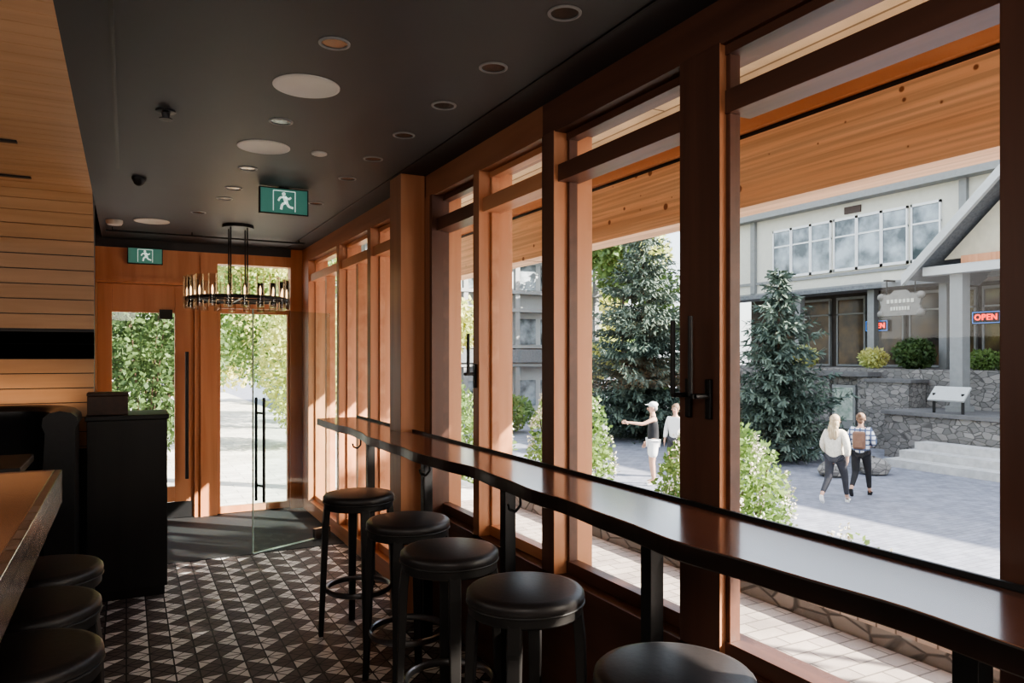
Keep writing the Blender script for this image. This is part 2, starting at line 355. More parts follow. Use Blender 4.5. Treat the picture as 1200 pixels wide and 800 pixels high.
for i,(a,b,d) in enumerate(ops):
    e=.001
    zb=.621 if a<SY else .121
    mb=M(); sx=.04 if i!=1 else .0
    rail(mb,a+e,b-e,2.24,2.31); rail(mb,a+e,b-e,zb,zb+.05,WX+sx,WX+sx+.05); rail(mb,a+e,b-e,2.415,2.444,WX+sx,WX+sx+.05)
    w=.035 if i!=1 else .004
    for (z0,z1) in((zb+.05,2.24),(2.31,2.415)):
        mb.box(WX+sx+.005,WX+sx+.045,a+e,a+w,z0,z1); mb.box(WX+sx+.005,WX+sx+.045,b-.017,b-e,z0,z1)
    if i==5: mb.box(WX+.02,WX+.12,4.78,4.86,zb,2.24)
    if i==6: mb.box(WX+.02,WX+.10,5.66,5.72,zb,2.24)
    if i==7: mb.box(WX+.02,WX+.10,6.68,6.74,zb,2.24)
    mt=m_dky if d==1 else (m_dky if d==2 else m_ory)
    fr=mb.make('window_%d'%(i+1),mt,bevel=.001); struct(fr,'tall fir framed window with a transom light','window')
    M().box(WX+sx+.022,WX+sx+.026,a+.004,b-.01,zb+.04,2.245).make('glass_pane',m_glass,parent=fr)
    M().box(WX+sx+.022,WX+sx+.026,a+.004,b-.01,2.30,2.42).make('transom_glass',m_glass,parent=fr)
    if d==2:
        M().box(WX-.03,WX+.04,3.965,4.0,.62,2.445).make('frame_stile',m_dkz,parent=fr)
def handle(y,yp,z0=1.40,z1=1.63):
    h=root('window_handle',(WX-.02,yp,z0))
    M().box(WX-.032,WX-.02,yp-.012,yp+.012,z0-.07,z0+.05).make('base_plate',m_black,parent=h,bevel=.003)
    M().cyl((WX-.031,yp,z0),(WX-.08,yp,z0),.008).tube([(WX-.08,yp,z0),(WX-.08,y,z0),(WX-.08,y,z1)],.008).make('lever',m_black,parent=h,smooth=True)
    tag(h,'black metal lever handle on a window stile','handle','window handles')
handle(1.80,1.79); handle(1.72,1.70,1.40,1.64); handle(3.345,3.385,1.43,1.63)

# end wall
mb=M().box(-.26,-.236,YE,YE+.15,0,2.58).box(.569,.77,YE,YE+.15,0,2.58).box(1.45,WX+.17,YE,YE+.15,0,CZ+.3)
mb.box(-.236,.569,YE,YE+.15,2.18,2.50).box(.77,1.45,YE,YE+.15,1.98,2.10).box(.77,1.45,YE,YE+.15,2.40,2.50)
mb.box(-.26,1.45,YE-.01,YE+.15,2.50,CZ+.3,1)
mb.box(.62,.64,YE-.02,YE,0,2.45).box(-.236,.569,YE-.015,YE,2.2,2.24)
o=mb.make('wall_end',[m_orz,m_ceil]); struct(o,'fir clad entrance wall','wall')
mb=M().box(-.234,-.1155,YE+.03,YE+.09,.01,2.178).box(.401,.567,YE+.03,YE+.09,.01,2.178).box(-.1155,.401,YE+.03,YE+.09,1.92,2.178).box(-.1155,.401,YE+.03,YE+.09,.16,.30)
d1=mb.make('door_1',m_orz,bevel=.004); struct(d1,'fir entrance door with a tall glass light','door')
M().box(-.2,.55,YE+.022,YE+.03,.01,.16).make('kick_plate',m_black,parent=d1)
M().box(-.12,.405,YE+.057,YE+.063,.29,1.93).make('glass_pane',m_glass,parent=d1)
M().box(.27,.38,YE,YE+.03,1.86,1.95).make('door_closer',m_black,parent=d1)
hb=M().cyl((.50,YE-.05,.38),(.50,YE-.05,1.56),.016)
for z in(.5,1.44): hb.cyl((.50,YE-.05,z),(.50,YE+.03,z),.009)
hb.make('pull_handle',m_black,parent=d1,smooth=True)
mb=M().box(.775,.80,YE+.03,YE+.09,.01,1.975).box(1.425,1.447,YE+.03,YE+.09,.01,1.975).box(.80,1.425,YE+.03,YE+.09,.01,.07).box(.80,1.425,YE+.03,YE+.09,1.93,1.975)
d2=mb.make('door_2',m_orz); struct(d2,'narrow fir framed full glass entrance door','door')
M().box(.79,1.43,YE+.057,YE+.063,.06,1.94).make('glass_pane',m_glass,parent=d2)
o=M().box(.772,1.448,YE+.06,YE+.066,2.10,2.40).make('window_20',m_glass); struct(o,'clear transom light over the glass door','window')
g=root('glass_door',(1.52,6.25,0))
A=Vector((1.52,6.25,0));B=Vector((.86,5.93,0)); dv=(B-A).normalized(); nv=Vector((-dv.y,dv.x,0))
def slab(a,b,z0,z1,t):
    a=Vector(a);b=Vector(b);n=nv*t/2; mb=M()
    vs=[p+Vector((0,0,z)) for z in(z0,z1) for p in(a-n,b-n,b+n,a+n)]
    mb.add(vs,[(0,3,2,1),(4,5,6,7),(0,1,5,4),(1,2,6,5),(2,3,7,6),(3,0,4,7)]); return mb
slab(A,B,.012,1.88,.012).make('glass_leaf',m_glass2,parent=g)
slab(B,B+dv*.006,.012,1.88,.012).make('glass_edge',m_edgeg,parent=g)
slab(A,B,.006,.016,.014).make('bottom_seal',m_edgeg,parent=g)
slab(A,A+dv*.16,.006,.09,.03).make('patch_fitting',m_steel,parent=g)
hb=M()
for sd in(-1,1):
    p=B-dv*.06+nv*sd*.05; hb.cyl(p+Vector((0,0,.40)),p+Vector((0,0,1.20)),.011)
for z in(.52,1.08):
    p=B-dv*.06; hb.cyl(p+nv*.05+Vector((0,0,z)),p-nv*.05+Vector((0,0,z)),.008)
hb.make('pull_handle',m_black,parent=g,smooth=True)
tag(g,'frameless clear glass door standing ajar, black bar pulls','glass door')

# ---------------------------------------------------------------- ceiling fixtures
dl=root('recessed_downlight',(0,0,0))
M().lathe([(.053,0),(.053,-.004),(.045,-.006),(.043,-.001),(.043,0)]).make('trim_ring',m_ringm,parent=dl,smooth=True)
M().lathe([(.001,-.0015),(.043,-.0015),(.043,0),(.001,0)]).make('lamp_reflector',m_dim,parent=dl)
tag(dl,'small round recessed downlight with a grey trim ring','ceiling light','ceiling downlights')
pos=[(1.20,1.95),(1.195,2.44),(1.19,2.905),(1.18,3.385),(1.176,3.87),(1.17,4.37),(1.166,5.18),(.625,2.50),(.619,3.445),(.607,4.39),(.585,5.30),(.60,4.95),(.47,5.9)]
for i,(x,y) in enumerate(pos):
    if i==0: dl.location=(x,y,CZ)
    else: copy_thing(dl,(x,y,CZ))
sp=root('ceiling_speaker',(0,0,0))
M().lathe([(.128,0),(.128,-.004),(.118,-.006),(.115,-.004),(.001,-.004)],n=40).make('speaker_grille',m_white,parent=sp,smooth=True)
tag(sp,'round off-white flush ceiling speaker grille','speaker','ceiling speakers')
sp.location=(.628,2.95,CZ); copy_thing(sp,(.618,3.905,CZ)); copy_thing(sp,(.178,6.46,CZ))
def small(name,prof,loc,mt,label,cat):
    o=M().lathe(prof,c=loc,n=24).make(name,mt,smooth=True,origin=loc); tag(o,label,cat)
small('sprinkler_head',[(.04,0),(.04,-.006),(.018,-.01),(.014,-.03),(.028,-.034),(.028,-.038),(.001,-.04)],(.151,3.53,CZ),m_black,'black fire sprinkler head on the dark ceiling','sprinkler')
small('security_camera',[(.04,0),(.04,-.012),(.034,-.022),(.026,-.04),(.012,-.05),(.001,-.052)],(.067,4.92,CZ),m_black,'small black dome camera on the ceiling','security camera')
small('smoke_detector',[(.06,0),(.06,-.02),(.05,-.035),(.001,-.038)],(-.083,6.56,CZ),m_white,'white round smoke detector near the entrance','smoke detector')
small('ceiling_sensor',[(.04,0),(.04,-.008),(.03,-.012),(.001,-.012)],(.893,3.89,CZ),m_white,'small flat white ceiling sensor disc','sensor')
o=M().tube([(-.15,6.9,CZ-.03),(1.45,6.9,CZ-.03)],.008); 
for x in(-.1,.5,1.4): o.cyl((x,6.9,CZ-.03),(x,6.9,CZ),.005)
o=o.make('curtain_rail',m_black,smooth=True); tag(o,'thin black curtain rail under the entry ceiling','curtain rail')

def exit_sign(cx,cy,cz,w=.30,h=.166):
    r=root('exit_sign',(cx,cy,cz-h/2))
    M().box(cx-w/2,cx+w/2,cy,cy+.03,cz-h/2,cz+h/2).make('housing',m_black,parent=r,bevel=.003)
    y=cy-.003
    M().box(cx-w/2+.008,cx+w/2-.008,y,cy,cz-h/2+.008,cz+h/2-.008).make('sign_face',m_green,parent=r)
    k=h
    mb=M(); y2=y-.002
    def poly(pts): 
        n=len(pts); vs=[(cx+a*k,y2,cz+b*k) for a,b in pts]+[(cx+a*k,y-.0002,cz+b*k) for a,b in pts]
        mb.add(vs,[tuple(range(n)),tuple(range(2*n-1,n-1,-1))]+[(i,n+i,n+(i+1)%n,(i+1)%n) for i in range(n)])
    def limb(a,b,t=.045):
        d=Vector((b[0]-a[0],b[1]-a[1])).normalized(); q=Vector((-d.y,d.x))*t
        poly([(a[0]-q.x,a[1]-q.y),(b[0]-q.x,b[1]-q.y),(b[0]+q.x,b[1]+q.y),(a[0]+q.x,a[1]+q.y)])
    poly([(-.02+.07*math.cos(t*math.pi/5),.27+.07*math.sin(t*math.pi/5)) for t in range(10)])
    limb((.0,.18),(.08,-.06),.07); limb((.0,.17),(-.16,.12),.035); limb((-.16,.12),(-.22,.0),.035)
    limb((.04,.15),(.17,.08),.035); limb((.17,.08),(.25,.16),.035)
    limb((.06,-.05),(-.08,-.12)); limb((-.08,-.12),(-.12,-.32)); limb((.08,-.05),(.17,-.2)); limb((.17,-.2),(.33,-.24),.04)
    limb((-.40,.38),(.40,.38),.015); limb((-.40,-.38),(-.40,.38),.015); limb((.40,-.38),(.40,.38),.015)
    mb.make('running_person_symbol',m_gwhite,parent=r)
    if cy<7: M().box(cx-.03,cx+.03,cy+.005,cy+.025,cz+h/2,CZ).make('ceiling_mount',m_black,parent=r)
    tag(r,'green exit sign with a white running figure symbol','exit sign','exit signs')
exit_sign(.878,4.774,CZ-.09); exit_sign(.152,YE-.045,2.43,.29,.15)

# chandelier
cx,cy=.804,6.35; ch=root('chandelier',(cx,cy,1.90)); rz=1.98; RR=.38
M().lathe([(.12,0),(.12,-.025),(.001,-.028)],c=(cx,cy,CZ)).make('ceiling_canopy',m_black,parent=ch,smooth=True)
M().torus((cx,cy,rz),RR,.010,48,8,flat=1.5).torus((cx,cy,rz),RR-.10,.008,40,8).box(cx-RR,cx+RR,cy-.008,cy+.008,rz-.008,rz+.008).box(cx-.008,cx+.008,cy-RR,cy+RR,rz-.008,rz+.008).make('ring_frame',m_black,parent=ch,smooth=True)
for i in range(4):
    a=math.pi/4+i*math.pi/2; M().cyl((cx+.09*math.cos(a),cy+.09*math.sin(a),rz),(cx+.09*math.cos(a),cy+.09*math.sin(a),CZ-.02),.006).make('suspension_rod',m_black,parent=ch,smooth=True)
m_tube=glassmat('chandelier_glass',(.93,.935,.93),.35)
base=None
for i in range(20):
    a=2*math.pi*i/20; px,py=cx+RR*math.cos(a),cy+RR*math.sin(a)
    if base is None:
        g=M(); g.lathe([(.030,-.09),(.030,.16),(.027,.16),(.027,-.085)],n=16)
        o1=g.make('glass_shade',m_tube,parent=None,smooth=True,origin=(0,0,0)); o1.parent=ch
        o2=M().lathe([(.001,.0),(.006,.005),(.007,.05),(.001,.075)],n=10).make('bulb',m_bulb,origin=(0,0,0),smooth=True); o2.parent=ch
        o3=M().lathe([(.010,-.03),(.014,-.02),(.010,.0),(.001,.0)],n=12).make('lamp_holder',m_black,origin=(0,0,0),smooth=True); o3.parent=ch
        base=(o1,o2,o3)
        for q in base: q.location=(px-cx,py-cy,rz-1.90+.01)
    else:
        for q in base:
            n=q.copy(); COL.objects.link(n); n.parent=ch; n.location=(px-cx,py-cy,rz-1.90+.01)
tag(ch,'black ring chandelier with clear glass cylinders and warm bulbs','chandelier')
def plight(loc,e,col=(1,.62,.32),r=.05):
    l=bpy.data.lights.new('lamp','POINT'); l.energy=e; l.color=col; l.shadow_soft_size=r; o=bpy.data.objects.new('lamp_light',l); o.location=loc; COL.objects.link(o); return o
plight((cx,cy,2.08),4,r=.2)

# ---------------------------------------------------------------- bar counter
Y0,Y1=-1.0,5.27; N=120
zt=1.08
front=[]
for i in range(N+1):
    y=Y0+(Y1-Y0)*i/N; front.append((1.19+.019*math.sin(y*3.1)+.010*math.sin(y*7.3+1)+.004*math.sin(y*17),y))
bk=[(1.30,Y1+.01),(1.477,Y1),(1.477,4.31),(1.405,4.31),(1.405,4.09),(1.477,4.09),(1.477,Y0)]
bar=root('bar_counter',(1.33,2.1,0))
poly=list(reversed(front+bk))
M().prism(poly,zt-.047,zt,0,side=1).make('counter_top',[m_bar,m_baredge],parent=bar,bevel=.004)
mb=M().box(1.477,1.487,Y0,4.09,zt-.06,zt+.012).box(1.477,1.487,4.31,Y1,zt-.06,zt+.012).make('back_rail',m_black,parent=bar)
for y in(-.12,.85,1.826,2.80,3.76,4.80):
    M().box(1.415,1.465,y-.025,y+.025,0,zt-.048).make('support_post',m_black,parent=bar,bevel=.002)
M().box(1.40,1.47,Y0,4.09,zt-.085,zt-.048).box(1.40,1.47,4.31,Y1-.05,zt-.085,zt-.048).make('support_rail',m_black,parent=bar)
tag(bar,'long dark walnut window bar with a wavy live edge','bar counter')
def hook(y):
    h=root('bag_hook',(1.26,y,zt-.047)); z=zt-.048
    M().box(1.245,1.275,y-.015,y+.015,z-.004,z).make('hook_plate',m_black,parent=h)
    M().tube([(1.26,y,z),(1.26,y,z-.05),(1.24,y,z-.07),(1.215,y,z-.06),(1.21,y,z-.04)],.005).make('hook_arm',m_black,parent=h,smooth=True)
    tag(h,'small black bag hook under the bar top','hook','bag hooks')
for y in(2.35,3.25,4.4): hook(y)

# ---------------------------------------------------------------- stools
def stool():
    r=root('bar_stool'); H=.765; Rr=.194
    M().lathe([(.001,H-.042),(Rr-.006,H-.042),(Rr-.001,H-.036),(Rr,H-.024),(Rr-.002,H-.012),(Rr-.010,H-.004),(Rr-.03,H),(.001,H+.001)],n=48).make('seat_cushion',m_leather,parent=r,smooth=True)
    M().lathe([(.001,H-.078),(Rr-.012,H-.078),(Rr-.006,H-.072),(Rr-.006,H-.043),(.001,H-.043)],n=40).torus((0,0,H-.041),Rr-.002,.004,48,8).make('seat_base',m_blkwood,parent=r,smooth=True)
    for i in range(4):
        a=math.pi/4+i*math.pi/2; c,s_=math.cos(a),math.sin(a); t=Vector((-s_,c,0)); rd=Vector((c,s_,0))
        def ring(rr,z,wd,dp):
            p=rd*rr+Vector((0,0,z)); return [p-rd*dp-t*wd,p+rd*dp-t*wd,p+rd*dp+t*wd,p-rd*dp+t*wd]
        L=[ring(.170,H-.060,.023,.016),ring(.180,H-.15,.023,.017),ring(.192,.30,.020,.014),ring(.205,0,.017,.012)]
        mb=M(); vs=sum(L,[]); fs=[(3,2,1,0),(12,13,14,15)]
        for k in range(3):
            for j in range(4): fs.append((k*4+j,k*4+(j+1)%4,k*4+4+(j+1)%4,k*4+4+j))
        fs=[tuple(reversed(f)) for f in fs]
        mb.add(vs,fs); mb.make('leg',m_blkwood,parent=r,bevel=.004)
    M().torus((0,0,.245),.172,.010,48,8,flat=1.6).make('foot_ring',m_steel,parent=r,smooth=True)
    tag(r,'round black backless bar stool with padded leather seat','stool'); return r
st=stool()
sl=[(1.17,1.40,.3),(1.16,2.13,.1),(1.13,2.70,.5),(1.165,3.28,.2),(1.14,4.02,.7)]
for i,(x,y,a) in enumerate(sl):
    if i==0:
        st.location=(x,y,0); st.rotation_euler=(0,0,a); st['group']='stools along the window bar'
    else: copy_thing(st,(x,y,0),a)
for (x,y,a) in((-.268,3.13,.2),(-.262,2.69,.6),(-.245,2.25,.1)):
    n=copy_thing(st,(x,y,0),a); n['group']='stools at the wooden counter'; n['label']='black padded bar stool tucked under the wooden counter'

# ---------------------------------------------------------------- left counter, booth, host stand
sc=root('serving_counter',(-.6,1.3,0))
M().box(-1.15,-.262,-1.2,3.565,1.0,1.05).make('counter_top',m_counter,parent=sc,bevel=.003)
M().box(-.262,-.235,-1.2,3.57,.915,1.052).box(-1.15,-.262,3.565,3.585,.95,1.052).make('edge_band',m_metaltile,parent=sc,bevel=.003)
M().box(-1.10,-.60,-1.15,3.45,0,1.0).box(-.60,-.595,-1.1,3.4,.1,.95).make('counter_base',m_blkwood,parent=sc)
tag(sc,'glossy red-brown wood counter with a mottled dark edge band','counter')
bt=root('booth_table',(-.85,4.25,0))
M().box(-1.3,-.42,3.95,4.5,.98,1.02).make('table_top',m_blkwood,parent=bt,bevel=.006)
M().cyl((-.9,4.25,.02),(-.9,4.25,.98),.04).lathe([(.001,0),(.24,0),(.24,.012),(.05,.03),(.001,.03)],c=(-.9,4.25,0)).make('pedestal_leg',m_black,parent=bt,smooth=True)
tag(bt,'dark wood pedestal table at the leather booth','table')
path=[(-2.2,5.42)]
path+=[(-.62+.30*math.sin(a*math.pi/16),5.12+.30*math.cos(a*math.pi/16)) for a in range(0,9)]
path+=[(-.32,4.70)]
def sweep(path,prof,mi=0):
    mb=M();k=len(prof);P=[Vector((a,b,0)) for a,b in path]
    for i,p in enumerate(P):
        t=((P[min(i+1,len(P)-1)]-P[max(i-1,0)])).normalized(); n=Vector((t.y,-t.x,0))
        for (o_,z) in prof: mb.v.append(tuple(p+n*o_+Vector((0,0,z))))
    for i in range(len(P)-1):
        for j in range(k): mb.f.append((i*k+j,i*k+(j+1)%k,(i+1)*k+(j+1)%k,(i+1)*k+j)); mb.m.append(mi)
    mb.f.append(tuple(range(k))); mb.m.append(mi); mb.f.append(tuple(range(len(P)*k-1,(len(P)-1)*k-1,-1))); mb.m.append(mi)
    return mb
bo=root('booth_bench',(-1.2,5.2,0))
prof=[(-.07,0.0),(-.07,1.12),(-.085,1.15),(-.08,1.185),(-.05,1.21),(0,1.22),(.05,1.21),(.08,1.185),(.085,1.14),(.07,1.10),(.085,.8),(.075,.5),(.075,0)]
sweep(path,prof).make('padded_back',m_leather2,parent=bo,smooth=True)
M().box(-2.2,-.42,4.75,5.33,0,.46).make('bench_base',m_blkwood,parent=bo)
M().box(-2.2,-.42,4.72,5.33,.46,.58).make('seat_cushion',m_leather2,parent=bo,bevel=.04,smooth=False)
tag(bo,'black leather booth bench with a rounded high back','booth')
hs=root('host_stand',(.01,5.42,0))
M().box(-.215,.232,5.20,5.66,.06,1.12).box(-.20,.217,5.22,5.65,0,.06).make('cabinet_body',m_blkwood,parent=hs,bevel=.003)
M().box(-.225,.242,5.19,5.67,1.12,1.15).make('top',m_black,parent=hs,bevel=.004)
tag(hs,'tall black host stand cabinet near the entrance','cabinet')
mb=root('menu_box',(-.11,5.35,1.15))
M().box(-.215,.01,5.26,5.45,1.15,1.27).make('box_body',m_brown,parent=mb,bevel=.004)
M().box(-.218,.013,5.257,5.453,1.27,1.29).make('lid',m_brown,parent=mb,bevel=.004)
tag(mb,'brown leather box on the black host stand','box')

# ---------------------------------------------------------------- exterior : eave
o=M().box(WX+.17,3.2,-2,8.6,2.90,2.95).make('trim_soffit',m_soffit); struct(o,'pale board soffit under the eave','soffit')
o=M().box(2.95,3.15,-2,8.6,2.32,2.69).make('trim_eave_beam',m_beam); struct(o,'heavy knotty fir beam under the eave','beam')
o=M().box(2.97,3.13,-2,8.6,2.69,2.72,1).box(2.93,3.17,-2,8.6,2.72,2.90,0).make('trim_eave_plate',[m_ory,m_black]); struct(o,'fir plate with a dark shadow gap above the beam','beam')
for y in(-1.5,8.3):
    o=M().box(2.95,3.15,y-.1,y+.1,-.12,2.32).make('trim_eave_post',m_orz); struct(o,'fir post carrying the eave beam','post')
o=M().box(3.95,90,-40,90,-1.6,-1.4).make('ground_plaza',m_paver,origin=(0,0,-1.4)); struct(o,'grey paved village plaza','ground')
o=M().box(WX+.17,3.78,-6,7.7,-1.6,-.12).make('ground_terrace',m_terr,origin=(0,0,0)); struct(o,'tan brick walkway beside the windows','ground')
o=M().box(-30,3.95,7.7,60,-1.6,-.12).make('ground_entry',m_path,origin=(0,0,0)); struct(o,'pale paved path outside the entrance','ground')
mb=M().box(3.80,4.05,-6,7.7,-1.4,-.02).box(3.78,4.07,-6,7.7,-.02,.03,1)
o=mb.make('curb_wall',[m_stone,m_terr]); tag(o,'low brick capped stone edge of the walkway','low wall')

# ---------------------------------------------------------------- vegetation
def rv():
    while True:
        v=Vector((U(-1,1),U(-1,1),U(-1,1)))
        if .05<v.length<1: return v.normalized()
def leaves(mb,c,rad,n,size,mi=0,pw=.4):
    c=Vector(c)
    for _ in range(n):
        d=rv(); r=R()**pw; p=c+Vector((d.x*rad[0],d.y*rad[1],d.z*rad[2]))*r
        u=(rv()+d*.6+Vector((0,0,-.2))).normalized(); w=u.cross(rv()).normalized(); s=size*U(.6,1.3)
        mb.add([p,p+u*s*.5+w*s*.32,p+u*s,p+u*s*.5-w*s*.32],[(0,1,2,3)],mi)
def spruce(x,y,z,H,Rm,label):
    r=root('spruce_tree',(x,y,z))
    M().cyl((x,y,z),(x,y,z+H*.97),.035*H*.5,.01,n=10).make('trunk',m_bark,parent=r,smooth=True)
    mb=M(); lv=int(H*5)
    for i in range(lv):
        t=(i+R())/lv; Rl=Rm*(1-t)**.72*U(.72,1.15)+.06; nb=int(8+12*(1-t)); a0=R()*6
        for j in range(nb):
            zz=z+.2+min(1,(t+U(-.03,.03)))*(H-.2)
            a=a0+2*math.pi*j/nb+U(-.25,.25); L=Rl*U(.55,1.2); d=Vector((math.cos(a),math.sin(a),0)); sd=Vector((-d.y,d.x,0)); st=max(3,int(L/.15))
            up=U(-.10,.12)
            for k in range(st):
                q=(k+.9)/st; p=Vector((x,y,zz))+d*L*q+Vector((0,0,(-.22+up)*L*q+.26*L*q*q))
                s=.10+.18*L*(1-q)*.5+.07
                for sg in(-1,1):
                    u=(sd*sg*U(.4,1.0)+d*U(.4,.9)+Vector((0,0,U(-.55,.35)))).normalized()*s*U(.7,1.5)
                    mb.quad(p,u,d*.028+Vector((0,0,U(.01,.05)*R())))
                mb.quad(p,(d*.8+Vector((0,0,U(-.6,.5)))).normalized()*.20,sd*.035+Vector((0,0,U(-.03,.03))))
                mb.quad(p,(d*.5+sd*U(-.7,.7)+Vector((0,0,-.7))).normalized()*.22,sd*.032)
                mb.quad(p,(sd*U(-.8,.8)+d*U(-.2,.6)+Vector((0,0,U(-.3,.6)))).normalized()*.18,rv()*.03)
    mb.make('needle_foliage',m_spruce,parent=r)
    tag(r,label,'tree')
spruce(16.3,21.2,-1.4,7.9,3.0,'tall blue spruce beside the village plaza')
spruce(16.3,15.0,-1.4,5.3,1.9,'short dense dark spruce near the stone wall')
def tree(x,y,z,H,blobs,mt,mt2,label,n=1500,size=.16):
    r=root('leafy_tree',(x,y,z)); tb=M().cyl((x,y,z),(x,y,z+H*.7),.12,.05,n=10)
    for (dx,dy,dz,rr) in blobs: tb.cyl((x,y,z+H*.3),(x+dx*.8,y+dy*.8,z+dz),.05,.015,n=6)
    tb.make('trunk',m_bark,parent=r,smooth=True)
    mb=M()
    for (dx,dy,dz,rr) in blobs:
        leaves(mb,(x+dx,y+dy,z+dz),(rr,rr,rr*.85),n,size,0 if R()<.6 else 1,.5)
    mb.make('leaf_canopy',[mt,mt2],parent=r); tag(r,label,'tree')
def blobs(n,H,sp,r0,r1): return [(U(-sp,sp),U(-sp,sp),U(H*.2,H),U(r0,r1)) for _ in range(n)]
tree(21.5,29.5,-1.4,9,blobs(11,8.5,1.7,.9,1.5),m_leafy,m_leafg,'yellowing birch tree behind the spruce',900,.3)
tree(32,48,-1.4,10,blobs(9,9,3,1.3,2),m_leafg,m_leafy,'large leafy tree beyond the plaza',900,.4)
tree(-.1,16.8,-.12,4.6,blobs(9,4.6,1.0,.6,.95),m_leafg,m_dkgreen,'leafy green tree outside the entrance door',1500,.11)
tree(3.3,17.2,-.12,5.0,blobs(14,4.8,1.1,.6,.95),m_leafy,m_leafg,'autumn tree outside the glass door',1300,.10)
tree(6.4,17.5,-1.4,6.5,blobs(9,6.2,1.0,.6,1.0),m_leafy,m_leafg,'yellow autumn tree along the entrance path',1200,.13)
tree(-2.6,21,-.12,6,blobs(9,6,1.6,.9,1.3),m_dkgreen,m_leafg,'dark green tree beyond the entrance path',900,.2)
tree(9.0,23.0,-1.4,7,blobs(7,6.0,1.3,.7,1.1),m_leafy,m_leafg,'yellow leafed tree by the far shops',900,.22)
tree(2.6,26,-.12,7,blobs(12,6.5,1.8,1.0,1.5),m_leafy,m_leafg,'broad light green tree at the end of the path',1100,.2)
# plaza tree whose canopy shades the walkway
tree(6.6,-.9,-1.4,7.0,[(U(-1.1,1.1),U(-1.0,1.0),U(4.7,6.9),U(.5,.8)) for _ in range(9)],m_leafg,m_leafy,'plaza tree shading the brick walkway',700,.16)
def bush(x,y,z,rx,h,n,fl,label,mt=m_leafg,name='flowering_shrub',size=.085):
    r=root(name,(x,y,z)); tb=M()
    for _ in range(9):
        a=R()*6.28; tb.cyl((x+.08*math.cos(a),y+.08*math.sin(a),z),(x+rx*.7*math.cos(a),y+rx*.7*math.sin(a),z+h*U(.6,.9)),.018,.006,n=6)
    tb.make('stem',m_bark,parent=r)
    mb=M(); leaves(mb,(x,y,z+h*.55),(rx,rx,h*.5),n,size,0,.33); mb.make('leaves',mt,parent=r)
    if fl:
        fb=M()
        for _ in range(fl):
            d=rv(); d.z=abs(d.z) if R()<.8 else d.z; p=Vector((x+d.x*rx,y+d.y*rx,z+h*.55+d.z*h*.5))
            leaves(fb,p,(.05,.05,.08),28,.035,0,.5)
        fb.make('blossoms',m_flower,parent=r)
    tag(r,label,'shrub')
bush(5.85,6.2,-1.4,.74,2.12,8000,60,'leafy shrub with cream flower panicles',size=.075)
bush(4.95,7.9,-1.4,.55,2.55,5500,30,'tall leafy shrub outside the window',size=.075)
bush(5.2,11.2,-1.4,.6,2.3,3000,20,'dense leafy shrub beside the far path')
bush(4.55,3.5,-1.4,.35,1.62,900,14,'small flowering shrub beyond the curb',size=.06)
bush(.25,12.6,-.12,1.15,3.2,10000,0,'tall dark green shrub outside the entrance door',m_dkgreen,'garden_shrub',.10)
bush(3.0,13.4,-.12,1.0,2.7,7000,30,'sunlit yellow green shrub outside the glass door',m_leafy,'garden_shrub',.09)
bush(19.3,18.3,-1.4,.9,1.2,1500,0,'low dark shrub beside the spruce',m_dkgreen,'planter_shrub',.16)
bush(13.0,25.2,-1.4,1.0,1.4,1500,0,'low shrub in the plaza planter',m_leafg,'planter_shrub',.16)
def rock(x,y,z,r):
    mb=M().ball((x,y,z+r*.45),r,6,sc=(1,1,.6)); mb.v=[(a+U(-.08,.08)*r,b+U(-.08,.08)*r,max(z,c+U(-.08,.08)*r)) for a,b,c in mb.v]
    o=mb.make('boulder',m_stone,smooth=False); tag(o,'grey landscape boulder under the spruce trees','rock','plaza boulders')
for x,y,r in((13.9,13.6,.35),(15.2,12.3,.35),(16.4,12.1,.4),(12.7,18.9,.4),(12.5,20.6,.35)): rock(x,y,-1.4,r)

# ---------------------------------------------------------------- main building across the plaza
bd=root('shop_building',(28,14,-1.4))
M().box(24,32,-15,25,4.0,8.0).make('upper_walls',m_cream,parent=bd)
mb=M().box(23.3,32.5,-15.5,25.6,8.0,8.15).box(23.9,24.0,-15,25.1,4.0,4.18).box(23.93,24.0,-15,25.1,4.55,4.66).box(23.5,24.0,-15,25.1,7.25,7.5)
for y in(14.4,23.4,24.8): mb.box(23.85,24.0,y-.12,y+.12,4.18,7.25)
mb.make('grey_trim',m_grey,parent=bd)
M().box(25.4,32,-15,25,1.1,4.0).make('shop_wall',m_shopw,parent=bd)
M().box(22.9,24.0,13.9,25.0,3.86,4.0).make('porch_canopy',m_roof,parent=bd)
yy=22.35; ws=[.95,.95,.95,1.0,1.0,1.0,1.05]
for i,wd in enumerate(ws):
    a=yy-wd; b=yy; top=6.72; bot=4.72
    fr=M().box(23.92,24.02,a,b,bot,bot+.10).box(23.92,24.02,a,b,top-.09,top).box(23.92,24.02,a,a+.055,bot,top).box(23.92,24.02,b-.055,b,bot,top).box(23.94,24.02,a,b,6.0,6.06)
    w_=fr.make('building_window',m_whitef,parent=bd)
    M().box(23.96,23.99,a+.04,b-.04,bot+.05,top-.05).make('window_glass',m_bglass,parent=w_)
    yy=a-(.01 if i not in(2,5) else .12)
for i,(a,b) in enumerate([(23.9,22.2),(22.0,20.6),(20.3,19.0),(18.8,17.4),(17.2,16.0),(15.8,14.8),(14.6,13.0),(12.8,11.4)]):
    fr=M()
    for (p,q,r_,s_) in((b,a,3.75,3.85),(b,a,1.12,1.2),(b,b+.07,1.2,3.75),(a-.07,a,1.2,3.75),(b,a,3.15,3.21)): fr.box(25.26,25.39,p,q,r_,s_)
    w_=fr.make('shop_window',m_grey,parent=bd)
    M().box(25.3,25.38,b+.06,a-.06,1.2,3.75).make('shop_glass',m_shopglass,parent=w_)
